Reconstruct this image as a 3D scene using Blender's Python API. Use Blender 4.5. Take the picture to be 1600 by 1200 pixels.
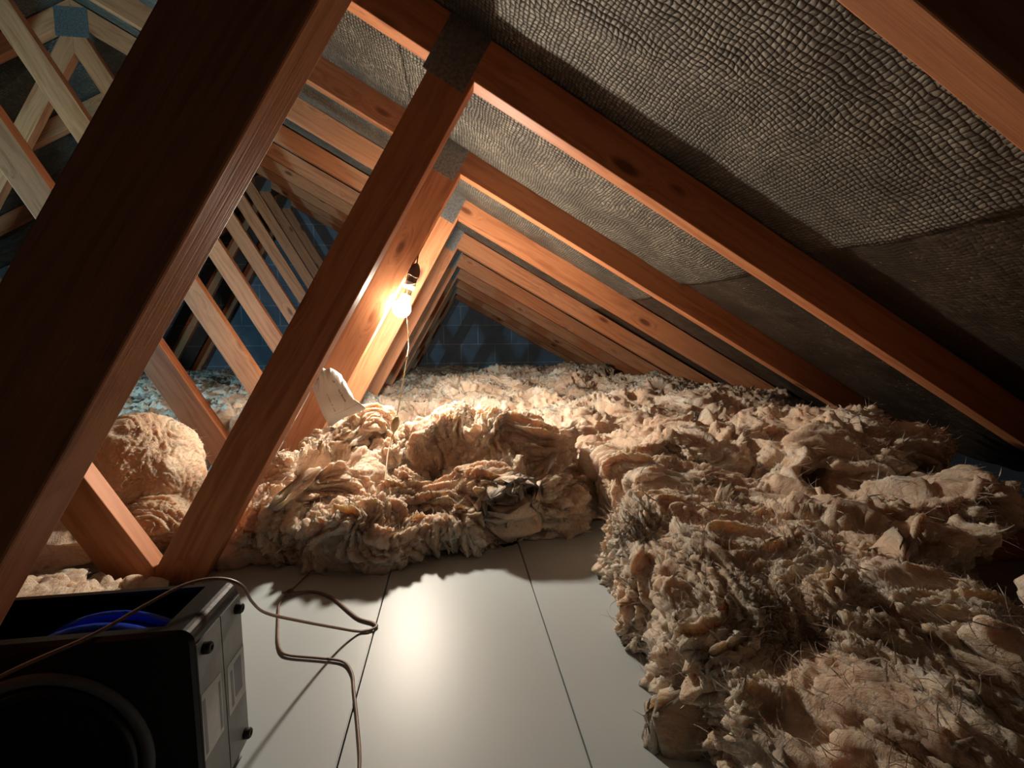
import bpy, bmesh, math, random
import numpy as np
from mathutils import Vector, Matrix, Euler

for o in list(bpy.data.objects): bpy.data.objects.remove(o, do_unlink=True)
S = bpy.context.scene
COL = S.collection

# ------------------------------------------------------------------ camera
F_PX = 691.7
yaw, pit, rol = 0.1327, -0.0904, -0.008
cam_d = bpy.data.cameras.new('camera'); cam = bpy.data.objects.new('camera', cam_d); COL.objects.link(cam)
cam_d.sensor_fit = 'HORIZONTAL'; cam_d.sensor_width = 36.0; cam_d.lens = F_PX / 1600 * 36.0
cam_d.clip_start = 0.02; cam_d.clip_end = 60
fw = Vector((math.sin(yaw)*math.cos(pit), math.cos(yaw)*math.cos(pit), math.sin(pit)))
rt = Vector((math.cos(yaw), -math.sin(yaw), 0)); up = rt.cross(fw)
r2 = rt*math.cos(rol) + up*math.sin(rol); u2 = -rt*math.sin(rol) + up*math.cos(rol)
cam.matrix_world = Matrix(((r2.x, u2.x, -fw.x, 0), (r2.y, u2.y, -fw.y, 0), (r2.z, u2.z, -fw.z, 0), (0, 0, 0, 1)))
S.camera = cam

# ------------------------------------------------------------------ world and light
w = bpy.data.worlds.new('World'); S.world = w; w.use_nodes = True
w.node_tree.nodes['Background'].inputs[0].default_value = (0.55, 0.62, 0.72, 1)
w.node_tree.nodes['Background'].inputs[1].default_value = 0.01
S.view_settings.view_transform = 'Standard'; S.view_settings.look = 'None'
S.view_settings.gamma = 1.0; S.view_settings.use_curve_mapping = False
S.view_settings.exposure = 0.0

BULB = Vector((-0.181, 1.680, 0.132))
BULB_STRENGTH = 1000.0
# the second, cooler lamp of the loft stands beyond the left edge of the picture and shines along the attic
ld = bpy.data.lights.new('attic_side_lamp', 'SPOT'); ld.energy = 105.0; ld.color = (0.34, 0.78, 1.0)
ld.shadow_soft_size = 0.04; ld.spot_size = math.radians(125); ld.spot_blend = 0.35
lo = bpy.data.objects.new('attic_side_lamp', ld); lo.location = (-2.45, 1.30, 0.02); COL.objects.link(lo)
lo.rotation_euler = Vector((0.42, 0.88, 0.12)).to_track_quat('-Z', 'Y').to_euler()

# ------------------------------------------------------------------ helpers
def link(o, parent=None):
    COL.objects.link(o)
    if parent is not None: o.parent = parent
    return o
def tag(o, label=None, cat=None, group=None, kind=None):
    if label: o['label'] = label
    if cat: o['category'] = cat
    if group: o['group'] = group
    if kind: o['kind'] = kind
    return o
def empty(name, loc=(0, 0, 0)):
    o = bpy.data.objects.new(name, None); o.location = loc; o.empty_display_size = 0.05; return link(o)
def mesh_obj(name, me, mat, parent=None, smooth=False):
    o = bpy.data.objects.new(name, me)
    if mat:
        for m in (mat if isinstance(mat, (list, tuple)) else [mat]): me.materials.append(m)
    if smooth: me.polygons.foreach_set('use_smooth', [True]*len(me.polygons))
    return link(o, parent)
def bm_obj(name, bm, mat, parent=None, smooth=False):
    bmesh.ops.recalc_face_normals(bm, faces=bm.faces[:])
    me = bpy.data.meshes.new(name); bm.to_mesh(me); bm.free()
    return mesh_obj(name, me, mat, parent, smooth)
def bm_box(bm, lo, hi, mat=0):
    vs = [bm.verts.new((x, y, z)) for x in (lo[0], hi[0]) for y in (lo[1], hi[1]) for z in (lo[2], hi[2])]
    for f in ((0,1,3,2),(4,6,7,5),(0,4,5,1),(2,3,7,6),(0,2,6,4),(1,5,7,3)):
        fc = bm.faces.new([vs[i] for i in f]); fc.material_index = mat
    return vs
def bm_lathe(bm, prof, seg=24, axis='Z', org=(0, 0, 0), mat=0, cap=True):
    rings = []
    for r, h in prof:
        ring = []
        for i in range(seg):
            a = 2*math.pi*i/seg; c, s = r*math.cos(a), r*math.sin(a)
            v = {'Z': (c, s, h), 'Y': (c, h, s), 'X': (h, c, s)}[axis]
            ring.append(bm.verts.new(Vector(v)+Vector(org)))
        rings.append(ring)
    for a, b in zip(rings[:-1], rings[1:]):
        for i in range(seg):
            f = bm.faces.new((a[i], a[(i+1) % seg], b[(i+1) % seg], b[i])); f.material_index = mat
    if cap:
        for rg in (rings[0], rings[-1]):
            try: f = bm.faces.new(rg); f.material_index = mat
            except ValueError: pass
def catmull(pts, n=8):
    P = [Vector(p) for p in pts]; P = [P[0]*2-P[1]] + P + [P[-1]*2-P[-2]]; out = []
    for i in range(1, len(P)-2):
        for k in range(n):
            t = k/n
            out.append(0.5*((2*P[i])+(P[i+1]-P[i-1])*t+(2*P[i-1]-5*P[i]+4*P[i+1]-P[i+2])*t*t+(3*P[i]-P[i-1]-3*P[i+1]+P[i+2])*t**3))
    out.append(P[-2]); return out
def bm_tube(bm, pts, ra, rb=None, seg=8, mat=0):
    """swept oval tube; ra horizontal radius, rb radius along the frame's other axis"""
    rb = rb or ra; rings = []; prev = Vector((0, 0, 1))
    for i, p in enumerate(pts):
        t = (pts[min(i+1, len(pts)-1)] - pts[max(i-1, 0)]).normalized()
        s = t.cross(prev)
        if s.length < 1e-3: s = t.cross(Vector((1, 0, 0)))
        s.normalize(); n = s.cross(t).normalized(); prev = n
        rings.append([bm.verts.new(p + s*ra*math.cos(2*math.pi*k/seg) + n*rb*math.sin(2*math.pi*k/seg)) for k in range(seg)])
    for a, b in zip(rings[:-1], rings[1:]):
        for k in range(seg):
            bm.faces.new((a[k], a[(k+1) % seg], b[(k+1) % seg], b[k])).material_index = mat
    bm.faces.new(rings[0]); bm.faces.new(rings[-1])

# ---- vectorised gradient noise
_rng = np.random.RandomState(11)
_perm = _rng.permutation(512).astype(np.int64); _perm = np.concatenate([_perm, _perm, _perm])
_g = _rng.normal(size=(512, 3)); _g /= np.linalg.norm(_g, axis=1)[:, None]
def perlin(p):
    i = np.floor(p).astype(np.int64); f = p - i; u = f*f*f*(f*(f*6-15)+10); i &= 511
    def gr(a, b, c):
        h = _perm[_perm[_perm[(i[:, 0]+a) & 511] + ((i[:, 1]+b) & 511)] + ((i[:, 2]+c) & 511)]
        g = _g[h]; return g[:, 0]*(f[:, 0]-a)+g[:, 1]*(f[:, 1]-b)+g[:, 2]*(f[:, 2]-c)
    L = lambda a, b, t: a+(b-a)*t
    x00 = L(gr(0,0,0), gr(1,0,0), u[:, 0]); x10 = L(gr(0,1,0), gr(1,1,0), u[:, 0])
    x01 = L(gr(0,0,1), gr(1,0,1), u[:, 0]); x11 = L(gr(0,1,1), gr(1,1,1), u[:, 0])
    return L(L(x00, x10, u[:, 1]), L(x01, x11, u[:, 1]), u[:, 2])*1.5
def fbm(p, oct=3, gain=.5):
    s = 0; a = 1.
    for _ in range(oct): s = s + a*perlin(p); p = p*2.03+17.1; a *= gain
    return s
def vnoise(p, oct=2):
    return np.stack([fbm(p+o, oct) for o in (0., 31.7, 77.3)], 1)
def ridge(p, oct=3):
    s = 0; a = 1.
    for _ in range(oct): s = s + a*(1-np.abs(perlin(p))*1.6); p = p*2.1+9.3; a *= .5
    return s/1.75

# ------------------------------------------------------------------ materials
def new_mat(name):
    m = bpy.data.materials.new(name); m.use_nodes = True; nt = m.node_tree
    return m, nt, nt.nodes['Principled BSDF']
def N(nt, typ, **kw):
    n = nt.nodes.new(typ)
    for k, v in kw.items():
        if k in n.inputs.keys() if isinstance(k, str) else False: n.inputs[k].default_value = v
        else: setattr(n, k, v)
    return n
def inp(n, **kw):
    for k, v in kw.items(): n.inputs[k.replace('_', ' ')].default_value = v
    return n
def ramp(nt, fac, stops):
    r = nt.nodes.new('ShaderNodeValToRGB'); e = r.color_ramp.elements
    while len(e) > 1: e.remove(e[-1])
    e[0].position = stops[0][0]; e[0].color = (*stops[0][1], 1)
    for p, c in stops[1:]:
        q = e.new(p); q.color = (*c, 1)
    nt.links.new(fac, r.inputs[0]); return r
def noise(nt, vec, scale, detail=3, rough=.55, dist=0):
    n = nt.nodes.new('ShaderNodeTexNoise'); n.inputs['Scale'].default_value = scale
    n.inputs['Detail'].default_value = detail; n.inputs['Roughness'].default_value = rough; n.inputs['Distortion'].default_value = dist
    nt.links.new(vec, n.inputs['Vector']); return n
def math_(nt, op, a, b=None, clamp=False):
    n = nt.nodes.new('ShaderNodeMath'); n.operation = op; n.use_clamp = clamp
    for i, v in enumerate((a, b)):
        if v is None: continue
        if isinstance(v, (int, float)): n.inputs[i].default_value = v
        else: nt.links.new(v, n.inputs[i])
    return n.outputs[0]
def mixc(nt, fac, a, b, blend='MIX'):
    n = nt.nodes.new('ShaderNodeMix'); n.data_type = 'RGBA'; n.blend_type = blend
    for i, v in ((0, fac), (6, a), (7, b)):
        if isinstance(v, (int, float)): n.inputs[i].default_value = v
        elif isinstance(v, tuple): n.inputs[i].default_value = (*v, 1) if len(v) == 3 else v
        else: nt.links.new(v, n.inputs[i])
    return n.outputs[2]
def mapping(nt, vec, scale=(1, 1, 1), loc=(0, 0, 0), rot=(0, 0, 0)):
    n = nt.nodes.new('ShaderNodeMapping'); n.inputs['Scale'].default_value = scale
    n.inputs['Location'].default_value = loc; n.inputs['Rotation'].default_value = rot
    nt.links.new(vec, n.inputs['Vector']); return n.outputs[0]
def bump(nt, h, strength, dist, bs):
    n = nt.nodes.new('ShaderNodeBump'); n.inputs['Strength'].default_value = strength; n.inputs['Distance'].default_value = dist
    nt.links.new(h, n.inputs['Height']); nt.links.new(n.outputs[0], bs.inputs['Normal']); return n
def coords(nt, kind='Object'):
    return nt.nodes.new('ShaderNodeTexCoord').outputs[kind]

def wood_mat(name, light, dark, knot):
    m, nt, bs = new_mat(name)
    oi = nt.nodes.new('ShaderNodeObjectInfo'); co = coords(nt)
    add = nt.nodes.new('ShaderNodeVectorMath'); add.operation = 'MULTIPLY_ADD'
    comb = nt.nodes.new('ShaderNodeCombineXYZ')
    for i in range(3): nt.links.new(math_(nt, 'MULTIPLY', oi.outputs['Random'], 7.3*(i+1)), comb.inputs[i])
    add.inputs[1].default_value = (1, 1, 1); nt.links.new(co, add.inputs[0]); nt.links.new(comb.outputs[0], add.inputs[2])
    P = add.outputs[0]
    # growth bands bent around knots
    kn = nt.nodes.new('ShaderNodeTexVoronoi'); kn.inputs['Scale'].default_value = 1.0; kn.inputs['Randomness'].default_value = 1
    nt.links.new(mapping(nt, P, (3.2, 6.0, 9.0)), kn.inputs['Vector'])
    kd = kn.outputs['Distance']
    kmask = ramp(nt, kd, [(0.0, (1,1,1)), (0.075, (1,1,1)), (0.15, (0,0,0))]).outputs[0]
    khalo = ramp(nt, kd, [(0.0, (1,1,1)), (0.30, (0,0,0))]).outputs[0]
    warp = noise(nt, mapping(nt, P, (2.0, 9, 9)), 1.0, 3, .5)
    g = mapping(nt, P, (1.2, 60, 60))
    band = nt.nodes.new('ShaderNodeVectorMath'); band.operation = 'MULTIPLY_ADD'
    nt.links.new(warp.outputs['Color'], band.inputs[0]); band.inputs[1].default_value = (4, 4, 4); nt.links.new(g, band.inputs[2])
    b2 = nt.nodes.new('ShaderNodeVectorMath'); b2.operation = 'MULTIPLY_ADD'
    nt.links.new(khalo, b2.inputs[0]); b2.inputs[1].default_value = (0, 3, 3); nt.links.new(band.outputs[0], b2.inputs[2])
    gr = noise(nt, b2.outputs[0], 1.0, 3, .55)
    fine = noise(nt, mapping(nt, P, (6, 420, 420)), 1.0, 2, .6)
    big = noise(nt, mapping(nt, P, (1.6, 6, 6)), 1.0, 2, .5)
    c = ramp(nt, gr.outputs[0], [(0.33, dark), (0.52, light), (0.66, tuple(min(1, x*1.12) for x in light))]).outputs[0]
    c = mixc(nt, math_(nt, 'MULTIPLY', fine.outputs[0], .30), c, dark)
    c = mixc(nt, ramp(nt, big.outputs[0], [(0.40, (0,0,0)), (0.70, (.45,.45,.45))]).outputs[0], c, tuple(x*.62 for x in light))
    c = mixc(nt, math_(nt, 'MULTIPLY', kmask, .85), c, knot)
    nt.links.new(c, bs.inputs['Base Color'])
    bs.inputs['Roughness'].default_value = .55; bs.inputs['Specular IOR Level'].default_value = .35
    h = math_(nt, 'ADD', math_(nt, 'MULTIPLY', fine.outputs[0], .6), math_(nt, 'MULTIPLY', gr.outputs[0], .8))
    bump(nt, h, .35, .0012, bs)
    return m
M_WOOD = wood_mat('pine', (0.59, 0.242, 0.108), (0.42, 0.142, 0.056), (0.12, 0.035, 0.016))

def wool_mat(name, c_light, c_mid, c_dark, c_pale):
    m, nt, bs = new_mat(name); P = coords(nt)
    wn = noise(nt, P, 3.5, 2, .5)
    wa = nt.nodes.new('ShaderNodeVectorMath'); wa.operation = 'MULTIPLY_ADD'
    nt.links.new(wn.outputs['Color'], wa.inputs[0]); wa.inputs[1].default_value = (.35, .35, .35); nt.links.new(P, wa.inputs[2])
    W = wa.outputs[0]
    patch = noise(nt, W, 7.0, 4, .6)
    st = noise(nt, mapping(nt, W, (190, 22, 110), rot=(0, 0, .5)), 1.0, 5, .7)
    st2 = noise(nt, mapping(nt, W, (24, 200, 110), rot=(.3, 0, -.3)), 1.0, 5, .7)
    stm = mixc(nt, ramp(nt, noise(nt, P, 5, 2).outputs[0], [(.45, (0,0,0)), (.55, (1,1,1))]).outputs[0], st.outputs['Color'], st2.outputs['Color'])
    stv = nt.nodes.new('ShaderNodeRGBToBW'); nt.links.new(stm, stv.inputs[0]); stv = stv.outputs[0]
    c = ramp(nt, patch.outputs[0], [(0.30, c_mid), (0.50, c_light), (0.68, c_pale)]).outputs[0]
    c = mixc(nt, ramp(nt, stv, [(0.34, (.8,.8,.8)), (0.50, (0,0,0))]).outputs[0], c, c_dark)
    spots = noise(nt, W, 19, 3, .6)
    c = mixc(nt, ramp(nt, spots.outputs[0], [(0.60, (0,0,0)), (0.76, (.6,.6,.6))]).outputs[0], c, c_dark)
    nt.links.new(c, bs.inputs['Base Color']); bs.inputs['Roughness'].default_value = .8
    bs.inputs['Specular IOR Level'].default_value = .25
    bs.inputs['Sheen Weight'].default_value = .1
    bs.inputs['Subsurface Weight'].default_value = .45; bs.inputs['Subsurface Radius'].default_value = (1, .6, .4); bs.inputs['Subsurface Scale'].default_value = .03
    h = math_(nt, 'ADD', math_(nt, 'MULTIPLY', stv, 1.3), math_(nt, 'MULTIPLY', noise(nt, W, 95, 5, .72).outputs[0], 1.1))
    bump(nt, h, 1.0, .0038, bs)
    return m
M_WOOL = wool_mat('mineral_wool', (0.79, 0.61, 0.46), (0.66, 0.47, 0.345), (0.41, 0.26, 0.18), (0.88, 0.78, 0.66))
M_WOOLR = wool_mat('mineral_wool_roll', (0.80, 0.60, 0.43), (0.66, 0.42, 0.28), (0.48, 0.28, 0.17), (0.88, 0.76, 0.60))

def felt_mat(name, cell, thread, grid_amt, fleck):
    m, nt, bs = new_mat(name)
    uv = coords(nt, 'UV')
    wn = noise(nt, uv, 9, 2, .5); wa = nt.nodes.new('ShaderNodeVectorMath'); wa.operation = 'MULTIPLY_ADD'
    nt.links.new(wn.outputs['Color'], wa.inputs[0]); wa.inputs[1].default_value = (.03, .03, 0); nt.links.new(uv, wa.inputs[2])
    wn2 = noise(nt, uv, 60, 1, .5); wb = nt.nodes.new('ShaderNodeVectorMath'); wb.operation = 'MULTIPLY_ADD'
    nt.links.new(wn2.outputs['Color'], wb.inputs[0]); wb.inputs[1].default_value = (.006, .006, 0); nt.links.new(wa.outputs[0], wb.inputs[2])
    sep = nt.nodes.new('ShaderNodeSeparateXYZ'); nt.links.new(wb.outputs[0], sep.inputs[0])
    pu, pv = .0096, .0104
    su = math_(nt, 'ABSOLUTE', math_(nt, 'SINE', math_(nt, 'MULTIPLY', sep.outputs[0], math.pi/pu)))
    sv = math_(nt, 'ABSOLUTE', math_(nt, 'SINE', math_(nt, 'MULTIPLY', sep.outputs[1], math.pi/pv)))
    hu = math_(nt, 'POWER', su, .55); hv = math_(nt, 'POWER', sv, .45); h = math_(nt, 'MULTIPLY', hu, hv)
    vr = nt.nodes.new('ShaderNodeTexWhiteNoise'); vr.noise_dimensions = '2D'
    fl = nt.nodes.new('ShaderNodeVectorMath'); fl.operation = 'FLOOR'; nt.links.new(mapping(nt, wb.outputs[0], (1/pu, 1/pv, 1)), fl.inputs[0])
    nt.links.new(fl.outputs[0], vr.inputs['Vector'])
    big = noise(nt, uv, 5, 3, .6)
    cc = ramp(nt, vr.outputs[0], [(0, tuple(x*.6 for x in cell)), (.6, cell), (1, tuple(x*1.5 for x in cell))]).outputs[0]
    cc = mixc(nt, ramp(nt, big.outputs[0], [(.42, (0,0,0)), (.62, (.8,.8,.8))]).outputs[0], cc, tuple(x*.45 for x in cell))
    c = mixc(nt, ramp(nt, h, [(.25, (1,1,1)), (.62, (0,0,0))]).outputs[0], cc, thread)
    c = mixc(nt, 1-grid_amt, c, cc) if grid_amt < 1 else c
    sp = nt.nodes.new('ShaderNodeTexVoronoi'); sp.inputs['Scale'].default_value = 75; nt.links.new(uv, sp.inputs['Vector'])
    sm = math_(nt, 'MULTIPLY', math_(nt, 'LESS_THAN', sp.outputs['Distance'], .16), math_(nt, 'GREATER_THAN', noise(nt, uv, 30, 2).outputs[0], .56))
    c = mixc(nt, math_(nt, 'MULTIPLY', sm, .8), c, fleck)
    nt.links.new(c, bs.inputs['Base Color']); bs.inputs['Roughness'].default_value = .5
    bs.inputs['Specular IOR Level'].default_value = .4
    hh = math_(nt, 'ADD', math_(nt, 'MULTIPLY', h, grid_amt), math_(nt, 'MULTIPLY', noise(nt, uv, 220, 3, .7).outputs[0], .35))
    bump(nt, hh, .9, .0035, bs)
    return m
M_FELT = felt_mat('sarking_felt', (0.175, 0.160, 0.126), (0.014, 0.011, 0.010), 1.0, (0.30, 0.27, 0.20))
M_FELT2 = felt_mat('sarking_felt_plain', (0.062, 0.046, 0.033), (0.026, 0.02, 0.016), .35, (0.42, 0.30, 0.14))

def flat_mat(name, col, rough=.5, metal=0, spec=.5, nscale=0, namt=.1, bumpd=0):
    m, nt, bs = new_mat(name)
    if nscale:
        n = noise(nt, coords(nt), nscale, 4, .6)
        c = ramp(nt, n.outputs[0], [(.3, tuple(x*(1-namt) for x in col)), (.7, tuple(min(1, x*(1+namt)) for x in col))])
        nt.links.new(c.outputs[0], bs.inputs['Base Color'])
        if bumpd: bump(nt, n.outputs[0], .5, bumpd, bs)
    else: bs.inputs['Base Color'].default_value = (*col, 1)
    bs.inputs['Roughness'].default_value = rough; bs.inputs['Metallic'].default_value = metal; bs.inputs['Specular IOR Level'].default_value = spec
    return m
M_BOARD = flat_mat('white_melamine', (0.50, 0.565, 0.585), .42, nscale=3, namt=.03)
M_BLACK = flat_mat('black_plastic', (0.012, 0.012, 0.013), .32, nscale=180, namt=.2, bumpd=.0004)
M_GREYP = flat_mat('dark_grey_plastic', (0.14, 0.14, 0.145), .4, nscale=90, namt=.1)
M_SIDE = flat_mat('mid_grey_plastic', (0.24, 0.24, 0.23), .4, nscale=90, namt=.08)
M_RUB = flat_mat('rubber', (0.01, 0.01, 0.01), .6)
M_LABEL = flat_mat('label_paper', (0.62, 0.62, 0.60), .5, nscale=60, namt=.08)
M_INKG = flat_mat('label_grey_print', (0.26, 0.26, 0.29), .55)
M_BLUE = flat_mat('blue_plastic', (0.02, 0.07, 0.62), .2)
M_PAPER = flat_mat('paper', (0.68, 0.73, 0.73), .8, nscale=40, namt=.05)
M_INK = flat_mat('paper_print', (0.20, 0.22, 0.24), .8)
M_STEEL = flat_mat('galvanised_steel', (0.30, 0.29, 0.28), .45, metal=.75, nscale=120, namt=.35)
M_CORD = flat_mat('brown_flex', (0.20, 0.12, 0.085), .45, nscale=50, namt=.15)
M_STRING = flat_mat('pull_string', (0.74, 0.60, 0.38), .8, nscale=300, namt=.2)
M_TOGGLE = flat_mat('varnished_wood_pull', (0.40, 0.31, 0.16), .3, nscale=60, namt=.3)
M_BAKE = flat_mat('brown_bakelite', (0.09, 0.045, 0.03), .3)
M_WIRE = flat_mat('white_wire', (0.7, 0.66, 0.58), .5)
M_BRASS = flat_mat('lamp_collar', (0.55, 0.45, 0.28), .4, metal=.6)
M_PLASTER = flat_mat('plasterboard_back', (0.30, 0.26, 0.22), .9, nscale=8, namt=.15)

def bulb_mat():
    m, nt, bs = new_mat('lit_bulb_glass')
    bs.inputs['Base Color'].default_value = (1, .97, .9, 1); bs.inputs['Emission Color'].default_value = (1.0, 0.87, 0.71, 1)
    bs.inputs['Emission Strength'].default_value = BULB_STRENGTH; return m
M_BULB = bulb_mat()
def block_mat():
    m, nt, bs = new_mat('gable_blockwork'); P = coords(nt)
    v = mapping(nt, P, (1, 1, 1), rot=(math.pi/2, 0, 0), loc=(.11, 0, 0.0))
    b = nt.nodes.new('ShaderNodeTexBrick'); nt.links.new(v, b.inputs['Vector'])
    b.inputs['Scale'].default_value = 1; b.inputs['Brick Width'].default_value = .45; b.inputs['Row Height'].default_value = .25
    b.inputs['Mortar Size'].default_value = .006; b.inputs['Mortar Smooth'].default_value = .3
    b.inputs['Color1'].default_value = (.16, .20, .25, 1); b.inputs['Color2'].default_value = (.20, .24, .29, 1); b.inputs['Mortar'].default_value = (.42, .46, .50, 1)
    n = noise(nt, P, 6, 4, .6)
    c = mixc(nt, ramp(nt, n.outputs[0], [(.35, (0,0,0)), (.65, (.6,.6,.6))]).outputs[0], b.outputs[0], (.10, .13, .18), 'MIX')
    nt.links.new(c, bs.inputs['Base Color']); bs.inputs['Roughness'].default_value = .9
    bump(nt, math_(nt, 'ADD', noise(nt, P, 90, 3, .7).outputs[0], math_(nt, 'MULTIPLY', b.outputs['Fac'], -1)), .6, .004, bs)
    return m
M_BLOCK = block_mat()
def film_mat():
    m, nt, bs = new_mat('clear_polythene')
    bs.inputs['Base Color'].default_value = (.92, .92, .9, 1); bs.inputs['Roughness'].default_value = .15
    bs.inputs['Transmission Weight'].default_value = .9; bs.inputs['IOR'].default_value = 1.2; bs.inputs['Alpha'].default_value = .55
    return m
M_FILM = film_mat()

# ------------------------------------------------------------------ roof geometry (metres, camera at the origin, Y along the attic)
XR = -1.97; SL = 0.564; Z0 = 0.614; RW = 0.099; T = 0.0445
FLOOR = -0.53; CH = -0.548; GABLE = 5.94
rz = lambda X, dz=0: Z0 + dz - SL*X                       # underside of the right-hand rafters
RT = RW*math.sqrt(1+SL*SL)                                # vertical depth of a rafter
mir = lambda pts: [(2*XR-x, z) for x, z in pts]

def member(name, poly, Y, thick, parent, mat=M_WOOD, ax=None):
    """timber with an outline in the truss plane; its own local X runs along the grain"""
    P = [Vector((x, z)) for x, z in poly]
    if ax is None: ax = max(((P[(i+1) % len(P)]-P[i]) for i in range(len(P))), key=lambda v: v.length)
    ax = Vector(ax).normalized(); org = sum(P, Vector((0, 0)))/len(P); n = Vector((-ax.y, ax.x))
    bm = bmesh.new(); a, b = [], []
    for p in P:
        q = p-org; u, v = q.dot(ax), q.dot(n)
        a.append(bm.verts.new((u, 0, v))); b.append(bm.verts.new((u, thick, v)))
    bm.faces.new(a); bm.faces.new(b[::-1])
    for i in range(len(P)): j = (i+1) % len(P); bm.faces.new((a[i], b[i], b[j], a[j]))
    bmesh.ops.bevel(bm, geom=bm.edges[:], offset=.0022, segments=2, affect='EDGES', profile=.5)
    o = bm_obj(name, bm, mat, parent)
    o.matrix_basis = Matrix(((ax.x, 0, n.x, org.x), (0, 1, 0, Y), (ax.y, 0, n.y, org.y), (0, 0, 0, 1)))
    return o
def plate(c, ang, w, h, Y, parent):
    bm = bmesh.new(); t = .0016
    bm_box(bm, (-w/2, -t, -h/2), (w/2, 0, h/2))
    nx, nz = int(w/.012), int(h/.02)
    for i in range(nx):
        for j in range(nz):                                # punched slots raised as small burrs
            x = -w/2+.008+i*(w-.016)/max(1, nx-1); z = -h/2+.010+j*(h-.02)/max(1, nz-1)
            bm_box(bm, (x-.0014, -t-.0007, z-.0035), (x+.0014, -t, z+.0035))
    o = bm_obj('nail_plate', bm, M_STEEL, parent)
    o.location = (c[0], Y, c[1]); o.rotation_euler = (0, -ang, 0); return o
def isect(a, b, c, d):                                     # X = a + b Z   with   Z = c - d X
    X = (a+b*c)/(1+b*d); return (X, c-d*X)

TRUSS = [  # Y, strut shift, strut slope shift, tie shift, rafter shift, label
 (0.4034, .0167, .0203, .020, -.031, 'nearest pine roof truss, its wide dark strut crossing the left of the picture'),
 (1.0423, .0134, -.0013, .0244, .001, 'second pine roof truss, its strut standing behind the black fan box'),
 (1.6670, -.0186, -.0067, -.0175, .020, 'third pine roof truss, its strut beside the bulb with torn paper at its foot'),
 (2.2034, -.0116, -.0123, .001, .010, 'fourth pine roof truss, the bright orange one just behind the lit bulb'),
 (2.8006, -.004, -.005, -.0035, 0, 'fifth pine roof truss, first one behind the bright orange truss'),
 (3.4149, 0, 0, -.0044, 0, 'sixth pine roof truss, second behind the bright orange truss'),
 (4.01, .003, 0, 0, 0, 'seventh pine roof truss, fourth from the blockwork gable'),
 (4.61, -.004, 0, .003, 0, 'eighth pine roof truss, third from the blockwork gable'),
 (5.21, .002, 0, -.003, 0, 'ninth pine roof truss, second from the blockwork gable'),
 (5.80, .0, 0, .003, 0, 'last pine roof truss, standing against the blockwork gable'),
]
for Yt, ds, es, dt, dz, lab in TRUSS:
    root = empty('roof_truss', (XR, Yt, CH)); tag(root, lab, 'roof truss', 'pine roof trusses')
    inv = Matrix.Translation((-XR, -Yt, -CH))
    EA = 2.02
    raf = [(XR, rz(XR, dz)), (EA, rz(EA, dz)), (EA, rz(EA, dz)+RT), (XR, rz(XR, dz)+RT)]
    bs_ = .5708+es; wo = .0985*math.sqrt(1+bs_**2); xs = -.2844+ds
    a = isect(xs, bs_, Z0+dz, SL); b = isect(xs-wo, bs_, Z0+dz, SL)
    bt = -.5664; to = .0928*math.sqrt(1+bt*bt); xt = -.9715+dt
    xm_z = (xt-(xs-wo))/(bs_-bt); xm = xt+bt*xm_z          # strut and tie meet over the joist
    strut = [a, b, (xm, xm_z), (xm, CH), (xs+bs_*CH, CH)]
    c = isect(xt, bt, Z0+dz, SL)
    if c[0] < XR: c = (XR, (XR-xt)/bt)
    zt = (XR-(xt-to))/bt
    tie = [(xm, xm_z), c, (XR, rz(XR, dz)), (XR, zt), (xt-to+bt*CH, CH), (xm, CH)]
    parts = []
    for nm, poly, ax in (('rafter', raf, (1, -SL)), ('strut', strut, (bs_, 1)), ('tie', tie, (bt, 1))):
        parts.append(member(nm, poly, Yt, T, root, ax=ax))
        parts.append(member(nm, mir(poly), Yt, T, root, ax=(-ax[0], ax[1])))
    parts.append(member('ceiling_joist', [(-5.9, CH-.097), (1.96, CH-.097), (1.96, CH), (-5.9, CH)], Yt, T, root, ax=(1, 0)))
    an = math.atan(SL)
    mx = (a[0]+b[0])/2; mc = (mx+.008, rz(mx, dz)+.035)
    for s in (0, 1):
        f = (lambda p: p) if s == 0 else (lambda p: (2*XR-p[0], p[1]))
        sg = -1 if s == 0 else 1
        parts.append(plate(f(mc), sg*an, .10, .14, Yt, root))
        parts.append(plate(f((xm, CH-.03)), 0, .15, .10, Yt, root))
    parts.append(plate((XR, rz(XR, dz)-.005), 0, .16, .15, Yt, root))
    for p in parts: p.matrix_basis = inv @ p.matrix_basis

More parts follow.
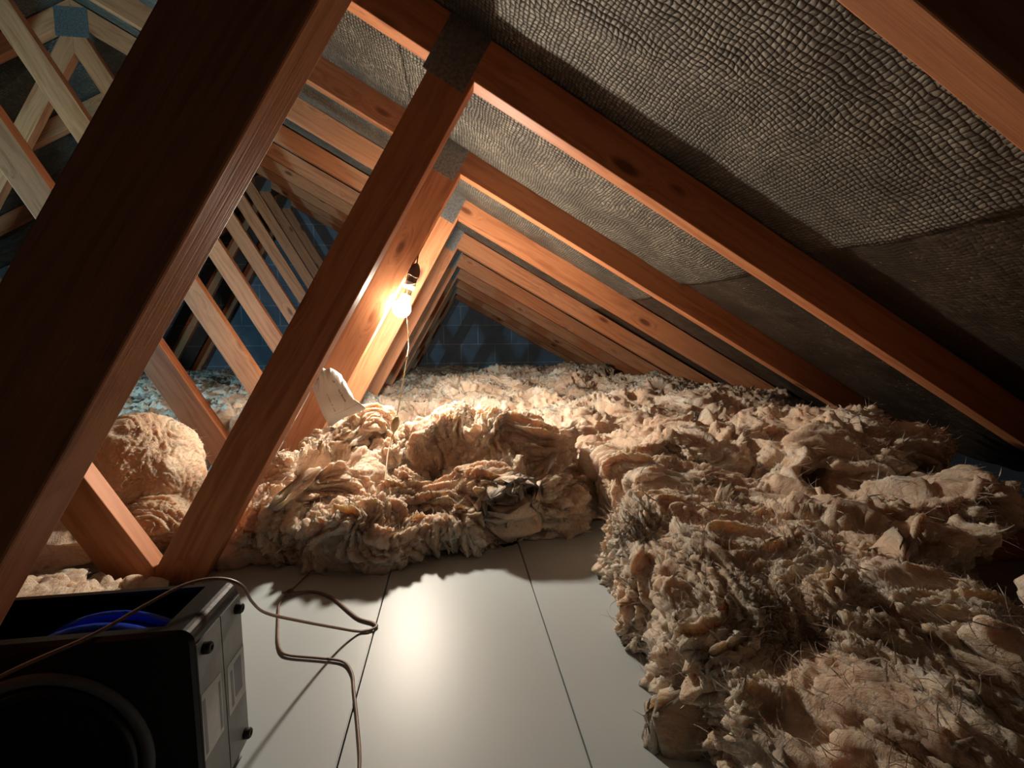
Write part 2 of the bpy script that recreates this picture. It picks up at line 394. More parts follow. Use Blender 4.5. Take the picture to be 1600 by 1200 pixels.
# ------------------------------------------------------------------ sarking felt, sagging between the trusses
tys = [-1.4, -.8, -.2] + [t[0] for t in TRUSS] + [6.4]
def felt(name, s0, s1, off, right, mat, y0=-1.4, y1=GABLE, lip=0, label=None):
    du = .02; dv = .015
    us = np.arange(s0, s1+1e-6, du); vs = np.arange(y0, y1+1e-6, dv)
    U, V = np.meshgrid(us, vs, indexing='ij'); u = U.ravel(); v = V.ravel()
    cs = 1/math.sqrt(1+SL*SL); sn = SL*cs
    # sag between neighbouring trusses
    sag = np.zeros_like(v)
    for a, b in zip(tys[:-1], tys[1:]):
        m = (v >= a+T/2) & (v < b+T/2); t = ((v[m]-a-T/2)/(b-a))**.9; sag[m] = np.sin(np.pi*t)**.8
    p = np.stack([u, v, np.zeros_like(u)], 1)
    amp = .036 + .018*perlin(p*np.array([1.1, .9, 1])+3)
    q = vnoise(p*2.2+5, 2)
    wr = ridge(np.stack([u*3.2+v*2.0+q[:, 0]*.9, v*7+q[:, 1]*.9, u*0], 1)+.3, 2)
    wr2 = perlin(np.stack([u*9+v*6+q[:, 0], v*16, u*0], 1)+4.1)
    d = sag*(amp + .011*(wr-.6) + .004*wr2) + .0015*perlin(p*25)
    n = -1                                                 # towards the attic
    d = d*1.0 - off
    X = XR + u*cs - d*sn; Z = (rz(XR)+RT+.014) - u*sn - d*cs
    if lip: Z = Z - 0
    if not right: X = 2*XR - X
    me = bpy.data.meshes.new(name); nu, nv = len(us), len(vs)
    idx = np.arange(nu*nv).reshape(nu, nv)
    f = np.stack([idx[:-1, :-1], idx[1:, :-1], idx[1:, 1:], idx[:-1, 1:]], -1).reshape(-1, 4)
    if not right: f = f[:, ::-1]
    me.from_pydata(np.stack([X, v, Z], 1).tolist(), [], f.tolist())
    uvl = me.uv_layers.new(name='UVMap'); li = np.zeros(len(me.loops), dtype=np.int32); me.loops.foreach_get('vertex_index', li)
    uvl.data.foreach_set('uv', np.stack([u[li], v[li]], 1).ravel().astype(np.float32))
    o = mesh_obj(name, me, mat, None, True)
    s = o.modifiers.new('s', 'SOLIDIFY'); s.thickness = .002; s.offset = -1 if right else 1
    tag(o, kind='structure'); return o
felt('ceiling', -.02, 1.10, .000, True, M_FELT)
felt('ceiling', 1.02, 2.22, .006, True, M_FELT)
felt('ceiling', 2.14, 3.31, .000, True, M_FELT)
felt('ceiling', 3.24, 4.75, .010, True, M_FELT2)
felt('ceiling', -.02, 2.22, .000, False, M_FELT)
felt('ceiling', 2.14, 4.75, .006, False, M_FELT)

# gable wall
bm = bmesh.new(); ez = rz(2.2)+RT
front = [(2*XR-2.2, -.66), (2.2, -.66), (2.2, ez+.02), (XR, rz(XR)+RT+.02), (2*XR-2.2, ez+.02)]
va = [bm.verts.new((x, GABLE, z)) for x, z in front]; vb = [bm.verts.new((x, GABLE+.1, z)) for x, z in front]
bm.faces.new(va); bm.faces.new(vb[::-1])
for i in range(5): j = (i+1) % 5; bm.faces.new((va[i], vb[i], vb[j], va[j]))
tag(bm_obj('wall_back', bm, M_BLOCK), kind='structure')
bm = bmesh.new(); bm_box(bm, (2*XR-2.2, -1.4, -.665), (2.2, GABLE, -.648)); tag(bm_obj('floor', bm, M_PLASTER), kind='structure')

# white loft boards
def board(x0, x1, y1, lab):
    bm = bmesh.new(); bm_box(bm, (x0, -.45, FLOOR-.0175), (x1, y1, FLOOR))
    bmesh.ops.bevel(bm, geom=bm.edges[:], offset=.0012, segments=2, affect='EDGES')
    tag(bm_obj('floor_board', bm, M_BOARD), lab, 'floor board', 'white floor boards')
board(-.585, -.1562, 1.20, 'white smooth floor board beside the black fan box')
board(-.1538, .1622, 1.22, 'middle white floor board between the two thin seams')
board(.1646, .482, 1.24, 'white floor board running under the long near insulation batt')

# ------------------------------------------------------------------ mineral wool
def prism(bm, poly, z0, z1):
    a = [bm.verts.new((x, y, z0)) for x, y in poly]; b = [bm.verts.new((x, y, z1)) for x, y in poly]
    bm.faces.new(a[::-1]); bm.faces.new(b)
    for i in range(len(poly)): j = (i+1) % len(poly); bm.faces.new((a[i], a[j], b[j], b[i]))
def blob(bm, c, r, rot=(0, 0, 0)):
    m = Matrix.Translation(c) @ Euler(rot).to_matrix().to_4x4() @ Matrix.Diagonal((*r, 1))
    bmesh.ops.create_icosphere(bm, subdivisions=3, radius=1, matrix=m)
def rod(bm, c, r, L, rot):
    m = Matrix.Translation(c) @ Euler(rot).to_matrix().to_4x4()
    bmesh.ops.create_cone(bm, cap_ends=True, segments=32, radius1=r, radius2=r, depth=L, matrix=m)

def grid_normals(me, n):
    nr = np.empty(n*3, dtype=np.float32); me.vertex_normals.foreach_get('vector', nr); return nr.reshape(-1, 3).astype(float)
def wool(name, build, voxel, label, smooth=12, lump=.035, fold=.030, flake=.012, fine=.004, floor=FLOOR+.0005,
         flow=.5, seed=0., ff=1., wander=1.4, mat=None, tufts=0, fibres=0, parent_label=None, zmax=None):
    bm = bmesh.new(); build(bm); me0 = bpy.data.meshes.new('tmp'); bm.to_mesh(me0); bm.free()
    tmp = bpy.data.objects.new('tmp', me0); COL.objects.link(tmp)
    r = tmp.modifiers.new('r', 'REMESH'); r.mode = 'VOXEL'; r.voxel_size = voxel
    s = tmp.modifiers.new('s', 'SMOOTH'); s.factor = .6; s.iterations = smooth
    dg = bpy.context.evaluated_depsgraph_get(); me = bpy.data.meshes.new_from_object(tmp.evaluated_get(dg))
    bpy.data.objects.remove(tmp, do_unlink=True); bpy.data.meshes.remove(me0)
    n = len(me.vertices); co = np.empty(n*3, dtype=np.float32); me.vertices.foreach_get('co', co); co = co.reshape(-1, 3).astype(float)
    nr = grid_normals(me, n); p0 = co.copy(); sd = np.array([seed, seed*1.7, seed*.6])
    # large sideways and up-down wandering so that lobes overhang
    co += vnoise(p0*5.5+sd, 2)*np.array([1, 1, .7])*lump
    co += nr*(fbm(p0*4.0+sd+40, 2)*lump*.9)[:, None]
    me.vertices.foreach_set('co', co.ravel().astype(np.float32)); me.update(); nr = grid_normals(me, n)
    # folds: ridges drawn out along a wandering direction
    wv = vnoise(p0*3.0+sd+9, 2); ang = flow + wv[:, 2]*wander; ca, sa = np.cos(ang), np.sin(ang)
    a = co[:, 0]*ca+co[:, 1]*sa; b = -co[:, 0]*sa+co[:, 1]*ca
    q = np.stack([a*4.2, b*12.0, co[:, 2]*12.0], 1)*ff + wv*1.8
    rd = ridge(q+sd, 3); co += nr*((.62-rd)*fold)[:, None]
    # deep torn pockets
    hol = perlin(p0*6.2+sd+88); k = np.clip((hol-.28)/.22, 0, 1); co -= nr*(k*k*fold*1.6)[:, None]
    me.vertices.foreach_set('co', co.ravel().astype(np.float32)); me.update(); nr = grid_normals(me, n)
    q = np.stack([a*9., b*52., co[:, 2]*46.], 1)+vnoise(p0*7+sd, 1)*1.6
    f1 = ridge(q+sd+3, 2); msk = np.clip(.6+perlin(p0*4+sd+5)*1.2, .25, 1.3)
    co += nr*((.6-f1)*flake*msk)[:, None] + vnoise(p0*24+sd, 2)*(flake*.30)
    if fine:
        q = np.stack([a*24., b*190., co[:, 2]*150.], 1)+vnoise(p0*22+sd, 1)*2
        co += nr*((.5-ridge(q+sd+7, 1))*fine)[:, None]
    low = co[:, 2] < floor; co[low, 2] = floor + .05*(co[low, 2]-floor)*0
    me.vertices.foreach_set('co', co.ravel().astype(np.float32)); me.update()
    ob = mesh_obj(name, me, mat or M_WOOL, None, True); ob.data.name = name
    tag(ob, label, 'insulation'); nr = grid_normals(me, n)
    rs = np.random.RandomState(int(seed*10)+5)
    if tufts:
        cand = np.where((nr[:, 2] > -.4) & (co[:, 2] > floor+.015))[0]
        if len(cand):
            pick = rs.choice(cand, tufts); P = co[pick]; Nn = nr[pick]
            add_ribbons(ob, P, Nn, rs, (.012, .042), (.0012, .0045), .45, 7, ang[pick], curl=.7)
    if fibres:
        cand = np.where(co[:, 2] > floor+.01)[0]; pick = rs.choice(cand, fibres)
        fb = ribbons_mesh(co[pick], nr[pick], rs, (.014, .050), (.0005, .0011), .7, 7, ang[pick], curl=1.4)
        fo = mesh_obj('loose_fibres', fb, mat or M_WOOL, ob, True); tag(fo, kind='stuff')
    return ob
def ribbons_mesh(P, Nn, rs, Lr, Wr, lift, seg, ang, curl):
    n = len(P); Nn = Nn/np.maximum(1e-6, np.linalg.norm(Nn, axis=1))[:, None]
    a = ang + rs.normal(size=n)*.7; h = np.stack([np.cos(a), np.sin(a), np.zeros(n)], 1)
    t = h - Nn*(h*Nn).sum(1)[:, None]; t /= np.maximum(1e-6, np.linalg.norm(t, axis=1))[:, None]
    s = np.cross(Nn, t); L = rs.uniform(Lr[0], Lr[1], n)*rs.uniform(.5, 1.2, n); W = rs.uniform(Wr[0], Wr[1], n)
    lf = rs.uniform(0, lift, n); cv = rs.normal(size=n)*curl; cv2 = rs.uniform(-1.2, .4, n); rows = []
    pos = P - Nn*.004; d = t.copy(); dd = None
    for i in range(seg):
        x = i/(seg-1); w = W*np.sin(math.pi*min(.97, .18+.82*x))**.7*rs.uniform(.7, 1.2, n)
        th = lf*(1+cv2*x*1.6)
        dirv = (t*np.cos(th)[:, None] + Nn*np.sin(th)[:, None]); yw = cv*x
        dirv = dirv*np.cos(yw)[:, None] + s*np.sin(yw)[:, None]
        side = np.cross(dirv, Nn); side /= np.maximum(1e-6, np.linalg.norm(side, axis=1))[:, None]
        upv = np.cross(side, dirv)
        rows.append(np.stack([pos-side*w[:, None]*.5, pos+upv*w[:, None]*.22, pos+side*w[:, None]*.5], 1))
        pos = pos + dirv*(L/(seg-1))[:, None]
    V = np.stack(rows, 1)                                  # n, seg, 3, 3
    base = (np.arange(n)*seg*3)[:, None, None]; r = np.arange(seg-1)[None, :, None]*3; c = np.arange(2)[None, None, :]
    i0 = (base+r+c).ravel(); F = np.stack([i0, i0+1, i0+4, i0+3], 1)
    me = bpy.data.meshes.new('ribbons'); V = V.reshape(-1, 3)
    me.vertices.add(len(V)); me.vertices.foreach_set('co', V.ravel().astype(np.float32))
    me.loops.add(len(F)*4); me.loops.foreach_set('vertex_index', F.ravel().astype(np.int32))
    me.polygons.add(len(F)); me.polygons.foreach_set('loop_start', (np.arange(len(F))*4).astype(np.int32))
    me.update(calc_edges=True); me.validate(); return me
def add_ribbons(ob, P, Nn, rs, Lr, Wr, lift, seg, ang, curl):
    rm = ribbons_mesh(P, Nn, rs, Lr, Wr, lift, seg, ang, curl)
    bm = bmesh.new(); bm.from_mesh(ob.data); bm.from_mesh(rm); bm.to_mesh(ob.data); bm.free(); bpy.data.meshes.remove(rm)
    ob.data.polygons.foreach_set('use_smooth', [True]*len(ob.data.polygons)); ob.data.update()

def b_near(bm):
    prism(bm, [(.285,-.35),(.288,.40),(.305,.75),(.340,.95),(.50,1.0),(.66,.93),(.74,.70),(.80,.30),(.84,-.35)], FLOOR, -.375)
    blob(bm, (.47,.86,-.40), (.15,.13,.07)); blob(bm, (.50,.60,-.38), (.16,.16,.06)); blob(bm, (.47,.30,-.39), (.14,.2,.06)); blob(bm, (.62,.42,-.37), (.1,.2,.06))
def b_mid(bm):
    prism(bm, [(.46,1.08),(.64,.99),(.74,.80),(.84,.64),(.93,.62),(1.05,.80),(1.26,1.06),(1.44,1.34),(1.60,1.5),(1.2,1.62),(.52,1.62),(.42,1.4)], FLOOR, -.345)
    blob(bm, (1.15,1.25,-.33), (.4,.25,.07)); blob(bm, (.75,1.35,-.34), (.25,.2,.07)); blob(bm, (1.03,1.05,-.33), (.2,.14,.08))
    blob(bm, (1.30,1.32,-.31), (.16,.14,.08)); blob(bm, (.98,.80,-.36), (.16,.10,.06))
def b_corner(bm):
    prism(bm, [(.88,-.35),(.86,.40),(.90,.54),(1.05,.56),(1.4,.54),(1.8,.48),(1.8,-.35)], FLOOR, -.37)
    blob(bm, (1.1,.0,-.36), (.2,.2,.06)); blob(bm, (1.0,.40,-.36), (.13,.10,.06)); blob(bm, (1.3,.46,-.36), (.2,.08,.06)); blob(bm, (1.0,.17,-.37), (.12,.10,.06))
def b_heap(bm):
    prism(bm, [(-.56,1.10),(-.42,1.11),(-.28,1.05),(-.17,1.05),(-.02,1.09),(.18,1.13),(.33,1.14),(.40,1.35),(.38,1.60),(-.1,1.60),(-.40,1.60),(-.60,1.55),(-.60,1.3)], FLOOR, -.455)
    prism(bm, [(-.58,1.26),(-.30,1.20),(0,1.24),(.30,1.24),(.40,1.60),(-.56,1.60)], -.5, -.40)
    blob(bm, (.07,1.48,-.35), (.23,.18,.12)); blob(bm, (.20,1.44,-.36), (.18,.18,.10)); blob(bm, (-.40,1.38,-.39), (.17,.17,.09))
    blob(bm, (-.28,1.16,-.46), (.13,.11,.07)); blob(bm, (.02,1.24,-.44), (.14,.12,.08)); blob(bm, (.24,1.27,-.43), (.12,.10,.08)); blob(bm, (-.47,1.22,-.45), (.12,.11,.08))
    blob(bm, (-.38,1.49,-.33), (.11,.08,.065)); blob(bm, (-.305,1.53,-.285), (.07,.06,.055)); blob(bm, (-.20,1.50,-.375), (.10,.09,.05)); blob(bm, (-.13,1.30,-.42), (.1,.1,.07))
def b_left(bm):
    prism(bm, [(-2.7,1.14),(-.76,1.14),(-.73,1.60),(-2.7,1.62)], -.64, -.46)
    blob(bm, (-1.05,1.22,-.47), (.15,.08,.05)); blob(bm, (-1.3,1.35,-.47), (.2,.15,.06))
def b_backc(bm):
    prism(bm, [(.40,1.70),(1.8,1.66),(1.86,5.9),(-.65,5.9),(-.65,2.75),(.1,2.45)], -.64, -.315); prism(bm, [(-.55,1.74),(.5,1.70),(.45,2.6),(-.62,2.9)], -.64, -.43)
    for x, y, z in ((.75,2.15,-.32),(1.0,2.0,-.30),(1.4,2.1,-.31),(.2,2.8,-.29),(.8,3.0,-.27),(.5,3.7,-.27),(1.1,3.9,-.27),(0,3.6,-.31),(1.3,2.8,-.29)):
        blob(bm, (x, y, z), (.35, .25, .06))
def b_backl(bm):
    prism(bm, [(-5.6,1.74),(-.72,1.74),(-.75,5.9),(-5.6,5.9)], -.64, -.31)
    for x, y in ((-1.0,2.0),(-1.6,2.4),(-1.2,3.1),(-2.0,3.4),(-1.5,4.0)): blob(bm, (x, y, -.33), (.35, .25, .06))
def b_front(bm):
    prism(bm, [(-2.2,.50),(-1.0,.50),(-.66,.62),(-.64,1.02),(-2.2,1.02)], -.64, -.50)
    blob(bm, (-.86,.88,-.49), (.16,.11,.06)); blob(bm, (-1.1,.80,-.49), (.2,.15,.07))
def b_roll(bm):
    blob(bm, (-.90, 1.39, -.345), (.150,.145,.150)); blob(bm, (-.98, 1.42, -.37), (.15,.13,.14)); blob(bm, (-.84, 1.36, -.38), (.11,.11,.11))
def b_clump(bm):
    blob(bm, (-.80,1.27,-.46), (.11,.09,.065)); blob(bm, (-.72,1.36,-.44), (.07,.08,.06))

wool('insulation_batt', b_near, .0034, 'long pinkish brown insulation batt edging the right side of the white floor boards', lump=.030, fold=.042, flake=.015, fine=.005, ff=1.1, flow=1.4, seed=1.3, tufts=3500, fibres=30000)
wool('insulation_batt', b_mid, .0050, 'broad insulation batt at the right, behind the long near batt and below the lowest felt', lump=.045, fold=.060, flake=.012, fine=.004, ff=.75, wander=.8, flow=-.5, seed=2.1, tufts=2600, fibres=20000)
wool('insulation_batt', b_corner, .0050, 'insulation batt in the bottom right corner of the picture', lump=.040, fold=.058, flake=.012, fine=.004, ff=.75, wander=.8, flow=-.7, seed=3.7, tufts=1300, fibres=9000)
wool('insulation_heap', b_heap, .0034, 'crumpled heap of insulation under the hanging bulb, spilling onto the white boards', lump=.045, fold=.055, flake=.014, fine=.005, ff=.9, flow=.3, seed=14.3, tufts=2600, fibres=26000)
wool('insulation_batt', b_left, .0070, 'low insulation layer on the left, beneath the round insulation roll', lump=.03, fold=.03, flake=.012, seed=5.5, tufts=500)
wool('insulation_batt', b_front, .0055, 'low insulation layer between the two nearest trusses, left of the black fan box', lump=.03, fold=.03, flake=.012, floor=-.6, seed=10.7, tufts=300, fibres=1500)
wool('insulation_blanket', b_backc, .0095, 'wide insulation blanket covering the far attic floor right of the bulb', lump=.045, fold=.045, flake=.018, fine=0, flow=.1, seed=6.2, tufts=1200)
wool('insulation_blanket', b_backl, .0130, 'far insulation blanket behind the left trusses, in cool blue light', lump=.04, fold=.05, flake=.018, fine=0, flow=.1, seed=7.4, tufts=900)
wool('insulation_roll', b_roll, .0040, 'fat round roll of tan insulation between the two nearest left braces', smooth=22, lump=.018, fold=.010, flake=.010, fine=.004, floor=-.52, flow=.2, seed=8.8, mat=M_WOOLR, tufts=500, fibres=1500)
wool('insulation_scrap', b_clump, .0040, 'small torn lump of insulation lying below the round roll', lump=.02, fold=.02, flake=.010, seed=9.1, mat=M_WOOLR, tufts=200, fibres=500)

# ------------------------------------------------------------------ hanging bulb
root = empty('hanging_bulb', tuple(BULB)); tag(root, 'lit bare light bulb hanging in a dark lampholder beside the third truss', 'light bulb')
R = .033; axis = Vector((.36, .03, 1)).normalized(); rq = axis.to_track_quat('Z', 'Y').to_matrix().to_4x4()
prof = [(.0005, -R)] + [(R*math.sin(a), -R*math.cos(a)) for a in np.linspace(.2, 2.2, 14)] + [(.0215, .027), (.0185, .034), (.0165, .042), (.0160, .050)]
bm = bmesh.new(); bm_lathe(bm, prof, 28); o = bm_obj('glass_bulb', bm, M_BULB, root, True); o.matrix_basis = rq
bm = bmesh.new(); bm_lathe(bm, [(.0165, .050), (.0175, .052), (.0175, .056), (.0155, .058), (.0155, .078)], 24); o = bm_obj('metal_cap', bm, M_BRASS, root, True); o.matrix_basis = rq
bm = bmesh.new(); bm_lathe(bm, [(.0165, .074), (.0205, .076), (.0205, .098), (.0185, .102)], 24); o = bm_obj('collar', bm, M_WIRE, root, True); o.matrix_basis = rq
bm = bmesh.new(); bm_lathe(bm, [(.0185, .100), (.0195, .104), (.0195, .122), (.0215, .126), (.0215, .142), (.0180, .156), (.0110, .168), (.006, .174)], 24)
o = bm_obj('lampholder', bm, M_BAKE, root, True); o.matrix_basis = rq
bm = bmesh.new(); top = rq @ Vector((0, 0, .172))
bm_tube(bm, catmull([top, top+Vector((.004, .02, .035)), top+Vector((.0, .10, .06)), top+Vector((-.02, .30, .10)), Vector((-.0, .40, .26))], 8), .0028)
bm_obj('flex', bm, M_BAKE, root, True)
bm = bmesh.new(); pts = []
for i in range(60):
    a = i/59*2*math.pi*2.2; r = .0215; h = .080+.065*(i/59)+.006*math.sin(a*1.7)
    pts.append(rq @ Vector((r*math.cos(a), r*math.sin(a), h)))
bm_tube(bm, pts, .0014, seg=6); bm_obj('wrapped_wire', bm, M_STRING, root, True)

# pull string with its wooden pull
tg = Vector((-.184, 1.420, -.250)); root = empty('pull_string', tuple(tg)); tag(root, 'thin pull string with an oval wooden pull hanging below the lit bulb', 'pull string')
W = lambda *p: [Vector(q)-tg for q in p]
st = BULB + axis*.085 + Vector((.0, -.024, 0))
bm = bmesh.new(); bm_tube(bm, catmull(W(st, BULB+Vector((.020, -.036, .02)), (-.152, 1.60, .02), (-.153, 1.545, -.04), (-.165, 1.49, -.13), (-.180, 1.432, -.228)), 8), .0020, seg=6)
bm_obj('upper_string', bm, M_STRING, root, True)
bm = bmesh.new(); bm_tube(bm, catmull(W((-.187, 1.412, -.272), (-.197, 1.35, -.315), (-.195, 1.27, -.36), (-.187, 1.16, -.41)), 8), .0020, seg=6)
bm_obj('lower_string', bm, M_STRING, root, True)
bm = bmesh.new(); bm_lathe(bm, [(.0012, -.027), (.006, -.024), (.0115, -.012), (.013, 0), (.0115, .012), (.006, .024), (.0012, .027)], 20)
bmesh.ops.transform(bm, matrix=Matrix.Rotation(.28, 4, 'Y'), verts=bm.verts[:]); bm_obj('wooden_pull', bm, M_TOGGLE, root, True)
bm = bmesh.new(); bm_lathe(bm, [(.0008, -.006), (.004, -.003), (.004, .003), (.0008, .006)], 10, org=tuple(Vector((-.1535, 1.543, -.043))-tg)); bm_obj('knot', bm, M_STRING, root, True)

# ------------------------------------------------------------------ torn paper notice
pc = Vector((-.38, 1.50, -.18)); root = empty('torn_paper', tuple(pc)); tag(root, 'torn white sheet of paper with faint grey print, propped on the insulation against a strut', 'paper')
out = [(-.457,-.124),(-.434,-.110),(-.431,-.078),(-.420,-.073),(-.412,-.078),(-.398,-.073),(-.383,-.083),(-.366,-.098),(-.362,-.110),(-.353,-.122),(-.345,-.140),(-.332,-.160),(-.325,-.176),(-.305,-.190),(-.284,-.207),(-.31,-.222),(-.352,-.235),(-.378,-.250),(-.392,-.262),(-.404,-.262),(-.42,-.22),(-.44,-.166)]
def pz(x, z): return .035*((z+.18)/.1)*.5 + .010*math.sin((x+.4)*26) + .006*math.sin(z*40)
bm = bmesh.new(); vs_ = [bm.verts.new((x-pc.x, pz(x, z), z-pc.z)) for x, z in out]; f = bm.faces.new(vs_)
bmesh.ops.triangulate(bm, faces=[f]); bmesh.ops.subdivide_edges(bm, edges=bm.edges[:], cuts=3, use_grid_fill=True)
for v in bm.verts: v.co.y = pz(v.co.x+pc.x, v.co.z+pc.z)
o = bm_obj('sheet', bm, M_PAPER, root, True); so = o.modifiers.new('s', 'SOLIDIFY'); so.thickness = .0004
def dashes(p0, p1, n, hgt, seed, nm):
    rr = random.Random(seed); bm = bmesh.new(); d = Vector((p1[0]-p0[0], p1[1]-p0[1])); L = d.length; d.normalize(); nn = Vector((-d.y, d.x)); x = 0
    while x < L:
        wd = rr.uniform(.0012, .0024); hh = hgt*rr.uniform(.6, 1.3)
        if rr.random() > .16:
            q = [Vector(p0)+d*a+nn*b for a, b in ((x, 0), (x+wd, 0), (x+wd, hh), (x, hh))]
            bm.faces.new([bm.verts.new((v.x-pc.x, pz(v.x, v.y)-.0009, v.y-pc.z)) for v in q])
        x += wd+rr.uniform(.0005, .0012)
    bm_obj(nm, bm, M_INK, root)
dashes((-.412, -.088), (-.352, -.188), 26, .0055, 3, 'print_line')
dashes((-.412, -.150), (-.384, -.215), 12, .0026, 5, 'print_line')
dashes((-.385, -.226), (-.312, -.194), 18, .0014, 8, 'print_line')

# ------------------------------------------------------------------ fan box
x0, x1, y0, y1, z0, z1 = -.58, -.281, .488, .592, FLOOR+.001, -.302
fb = Vector(((x0+x1)/2, (y0+y1)/2, z0)); root = empty('box_fan', tuple(fb)); tag(root, 'black plastic box fan with blue inner ring lying at the bottom left', 'fan')
cx, cz, cr = -.430, -.437, .080
def rrect(xa, xb, ya, yb, r, n=6):
    out = []
    for (px, py, a0) in ((xb-r, yb-r, 0), (xa+r, yb-r, 90), (xa+r, ya+r, 180), (xb-r, ya+r, 270)):
        for k in range(n+1): a = math.radians(a0+90*k/n); out.append((px+r*math.cos(a), py+r*math.sin(a)))
    return out
# shell: rounded front outline (XZ) swept in Y, with a top opening and a front circular opening
bm = bmesh.new(); ol = rrect(x0, x1, z0, z1, .016)
def loop(pts, y): return [bm.verts.new((p[0]-fb.x, y-fb.y, p[1]-fb.z)) for p in pts]
fr = loop(ol, y0+.004); fr_in = loop(rrect(x0+.004, x1-.004, z0+.004, z1-.004, .013), y0)
bk = loop(ol, y1-.004); bk_in = loop(rrect(x0+.004, x1-.004, z0+.004, z1-.004, .013), y1)
n_ = len(ol)
topk = [i for i in range(n_) if abs(ol[i][1]-z1) < 1e-6 and abs(ol[(i+1) % n_][1]-z1) < 1e-6]
for i in range(n_):
    j = (i+1) % n_
    bm.faces.new((fr_in[i], fr_in[j], fr[j], fr[i])); bm.faces.new((bk_in[i], bk_in[j], bk[j], bk[i]))
    if i not in topk: bm.faces.new((fr[i], fr[j], bk[j], bk[i]))
bm.faces.new(bk_in)
# front face with round hole
ns = 48; hole = [bm.verts.new((cx+cr*1.08*math.cos(2*math.pi*k/ns)-fb.x, y0-fb.y, cz+cr*1.08*math.sin(2*math.pi*k/ns)-fb.z)) for k in range(ns)]
eds = [bm.edges.new((hole[k], hole[(k+1) % ns])) for k in range(ns)] + [bm.edges.get((fr_in[i], fr_in[(i+1) % n_])) for i in range(n_)]
bmesh.ops.triangle_fill(bm, edges=eds, use_beauty=True)
# top rims round the opening
ta, tb = x0+.016, x1-.016
def tb_box(a, b, c, d, za, zb): bm_box(bm, (a-fb.x, c-fb.y, za-fb.z), (b-fb.x, d-fb.y, zb-fb.z))
tb_box(ta, tb, y0+.004, y0+.013, z1-.005, z1); tb_box(ta, tb, y1-.011, y1-.004, z1-.005, z1)
tb_box(ta, ta+.02, y0+.013, y1-.011, z1-.005, z1); tb_box(tb-.018, tb, y0+.013, y1-.011, z1-.005, z1)
bm_obj('housing', bm, M_BLACK, root)
# front round duct with grey lip
bm = bmesh.new(); bm_lathe(bm, [(cr*1.10, y0-.0005), (cr*1.10, y0-.004), (cr*1.02, y0-.006), (cr*.94, y0-.001), (cr*.93, y0+.010), (cr*.60, y0+.016), (.001, y0+.018)], 48, axis='Y', cap=False)
bmesh.ops.translate(bm, vec=(cx-fb.x, -fb.y, cz-fb.z), verts=bm.verts[:]); bm_obj('front_ring', bm, M_BLACK, root, True)
bm = bmesh.new(); bm_lathe(bm, [(cr*1.30, y0-.0003), (cr*1.30, y0-.0025), (cr*1.16, y0-.0035), (cr*1.16, y0-.0003)], 48, axis='Y', cap=False)
bmesh.ops.translate(bm, vec=(cx-fb.x, -fb.y, cz-fb.z), verts=bm.verts[:]); bm_obj('grille_rim', bm, M_GREYP, root, True)
# blue impeller drum seen through the top
for (r_, ya, yb) in ((.118, .520, .530), (.116, .548, .556)):
    bm = bmesh.new(); prof = [(r_, ya), (r_+.003, (ya+yb)/2), (r_, yb), (r_-.007, yb), (r_-.007, ya), (r_, ya)]
    bm_lathe(bm, prof, 56, axis='Y', cap=False)
    # trim the parts that would leave the housing
    bmesh.ops.translate(bm, vec=(-.400-fb.x, -fb.y, -.427-fb.z), verts=bm.verts[:])
    bmesh.ops.bisect_plane(bm, geom=bm.verts[:]+bm.edges[:]+bm.faces[:], plane_co=(0, 0, .03), plane_no=(0, 0, -1), clear_outer=True)
    bm_obj('blue_ring', bm, M_BLUE, root, True)
bm = bmesh.new(); bm_lathe(bm, [(.092, .512), (.106, .518), (.106, .560), (.092, .566)], 40, axis='Y', cap=True)
bmesh.ops.translate(bm, vec=(-.400-fb.x, -fb.y, -.427-fb.z), verts=bm.verts[:])
bmesh.ops.bisect_plane(bm, geom=bm.verts[:]+bm.edges[:]+bm.faces[:], plane_co=(0, 0, .004), plane_no=(0, 0, -1), clear_outer=True)
bm_obj('blue_drum', bm, M_BLUE, root, True)
# side panel details on the right face (X = x1)
def side_box(nm, ya, yb, za, zb, t, mat, lab=None, bev=0):
    bm = bmesh.new(); bm_box(bm, (x1-fb.x, ya-fb.y, za-fb.z), (x1+t-fb.x, yb-fb.y, zb-fb.z))
    if bev: bmesh.ops.bevel(bm, geom=bm.edges[:], offset=bev, segments=2, affect='EDGES')
    o = bm_obj(nm, bm, mat, root)
    if lab: o['label'] = lab
    return o
side_box('side_panel', y0+.003, .5395, z0+.01, z1-.018, .0015, M_SIDE); side_box('side_panel', .5415, y1-.003, z0+.01, z1-.018, .0015, M_SIDE)
def sticker(pts, band):
    bm = bmesh.new(); X = x1+.0019-fb.x
    a = [bm.verts.new((X, y-fb.y, z-fb.z)) for y, z in pts]; b = [bm.verts.new((X-.0003, y-fb.y, z-fb.z)) for y, z in pts]
    bm.faces.new(a); bm.faces.new(b[::-1])
    for i in range(4): j = (i+1) % 4; bm.faces.new((a[i], b[i], b[j], a[j]))
    o = bm_obj('sticker', bm, M_LABEL, root); o['label'] = 'pale printed sticker'
    bm = bmesh.new()
    for ya, yb, za, zb in band: bm_box(bm, (X, ya-fb.y, za-fb.z), (X+.0002, yb-fb.y, zb-fb.z))
    bm_obj('sticker_print', bm, M_INKG, o)
sticker([(.492,-.380),(.533,-.384),(.531,-.456),(.490,-.456)], [(.4935,.4985,-.452,-.388), (.526,.530,-.450,-.392)])
sticker([(.547,-.389),(.589,-.389),(.588,-.452),(.545,-.452)], [(.553,.558,-.446,-.400), (.562,.580,-.440,-.396)])
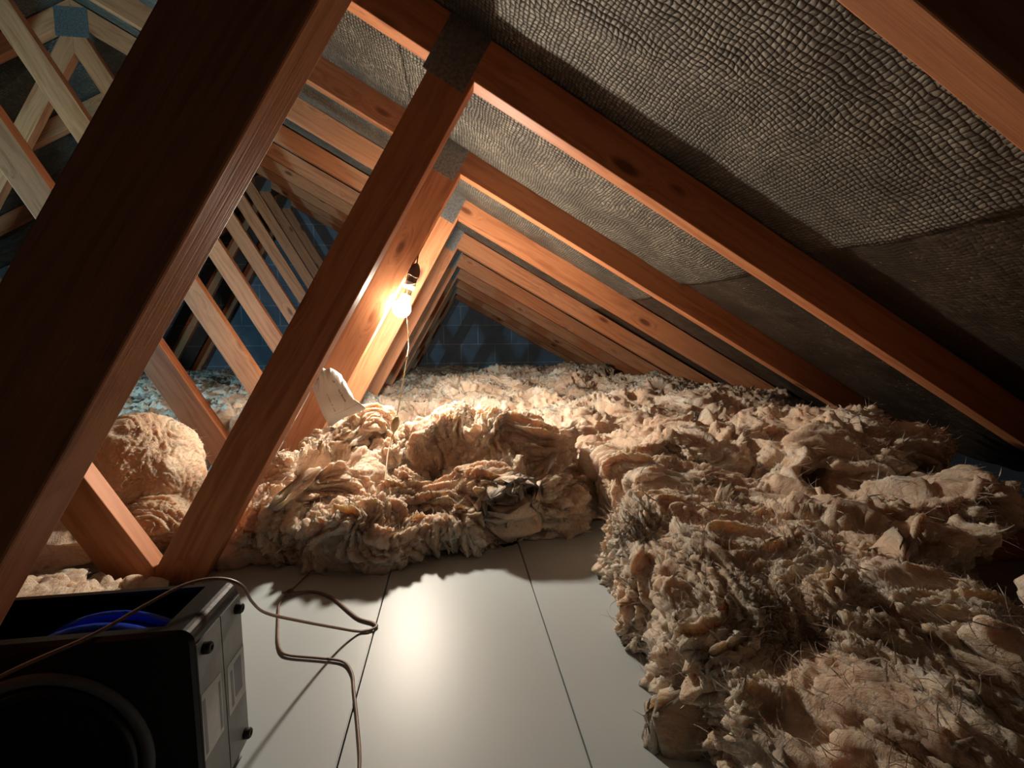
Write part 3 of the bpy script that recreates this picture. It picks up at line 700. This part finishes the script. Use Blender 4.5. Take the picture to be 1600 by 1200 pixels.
for ya, za in ((.504, -.333), (.578, -.333), (.504, -.512), (.578, -.505)):
    bm = bmesh.new(); bm_lathe(bm, [(.0065, 0), (.0065, .006), (.0050, .008), (.0028, .008), (.0024, .004)], 18, axis='X', cap=True)
    bmesh.ops.translate(bm, vec=(x1+.0015-fb.x, ya-fb.y, za-fb.z), verts=bm.verts[:]); bm_obj('rubber_foot', bm, M_RUB, root, True)

# brown twin flex over the fan and across the boards
root = empty('brown_cable', (-.2, .8, FLOOR)); tag(root, 'thin brown twin cable draped over the black fan box and looped on the white boards', 'cable')
c0 = Vector((-.2, .8, FLOOR)); K = lambda *p: [Vector(q)-c0 for q in p]; fz = FLOOR+.003
bm = bmesh.new(); bm_tube(bm, catmull(K((-.60,.41,-.385),(-.446,.458,-.318),(-.378,.489,-.2985),(-.345,.52,-.287),(-.318,.55,-.281),(-.289,.565,-.285),(-.268,.572,-.300),(-.270,.60,-.338),(-.274,.65,-.385),(-.252,.72,-.445),(-.215,.78,-.50),(-.185,.803,fz+.002),(-.165,.806,fz),(-.152,.815,fz),(-.161,.828,fz),(-.190,.846,fz),(-.215,.874,fz),(-.258,.925,fz),(-.306,.957,fz),(-.357,.952,fz+.004)), 10), .0032, .0018, 8)
bm_obj('twin_flex', bm, M_CORD, root, True)
bm = bmesh.new(); bm_tube(bm, catmull(K((-.357,.952,fz+.004),(-.362,.92,fz),(-.351,.884,fz),(-.334,.835,fz),(-.321,.800,fz),(-.305,.770,fz),(-.286,.756,fz),(-.235,.742,fz),(-.193,.728,fz),(-.172,.700,fz),(-.160,.660,fz),(-.140,.59,fz),(-.126,.531,fz),(-.118,.45,fz),(-.116,.36,fz)), 10), .0022, .0018, 8)
bm_obj('single_flex', bm, M_CORD, root, True)
bm = bmesh.new(); bm_tube(bm, catmull(K((-.357,.952,fz+.004),(-.352,.985,fz),(-.345,1.02,fz),(-.330,1.07,fz+.004),(-.31,1.13,fz+.03)), 8), .0020, .0016, 8)
bm_obj('tail_flex', bm, M_CORD, root, True)
bm = bmesh.new(); pts = [Vector((-.357,.952,fz+.006))-c0+Vector((.010*math.cos(a), .007*math.sin(a), .003*math.sin(2*a))) for a in np.linspace(0, 2*math.pi*1.6, 30)]
bm_tube(bm, pts, .0022, seg=6); bm_obj('knot', bm, M_CORD, root, True)

# scrap of clear polythene at the foot of the heap
bm = bmesh.new(); rr = np.random.RandomState(4); nx, ny = 26, 26; g = []
for i in range(nx):
    for j in range(ny):
        u, v = i/(nx-1), j/(ny-1); g.append((-.275+.10*(u-.5)*(1.2-.5*v), 1.035+.055*v-.02, FLOOR+.006+.12*v**1.3))
g = np.array(g); d = vnoise(g*28, 2)*.010; g += d; g[:, 2] = np.maximum(g[:, 2], FLOOR+.002)
vv = [bm.verts.new(p) for p in g]
for i in range(nx-1):
    for j in range(ny-1): bm.faces.new((vv[i*ny+j], vv[(i+1)*ny+j], vv[(i+1)*ny+j+1], vv[i*ny+j+1]))
o = bm_obj('plastic_film', bm, M_FILM, None, True); so = o.modifiers.new('s', 'SOLIDIFY'); so.thickness = .0003
tag(o, 'crumpled scrap of clear plastic film hanging from the insulation heap onto the boards', 'plastic film')
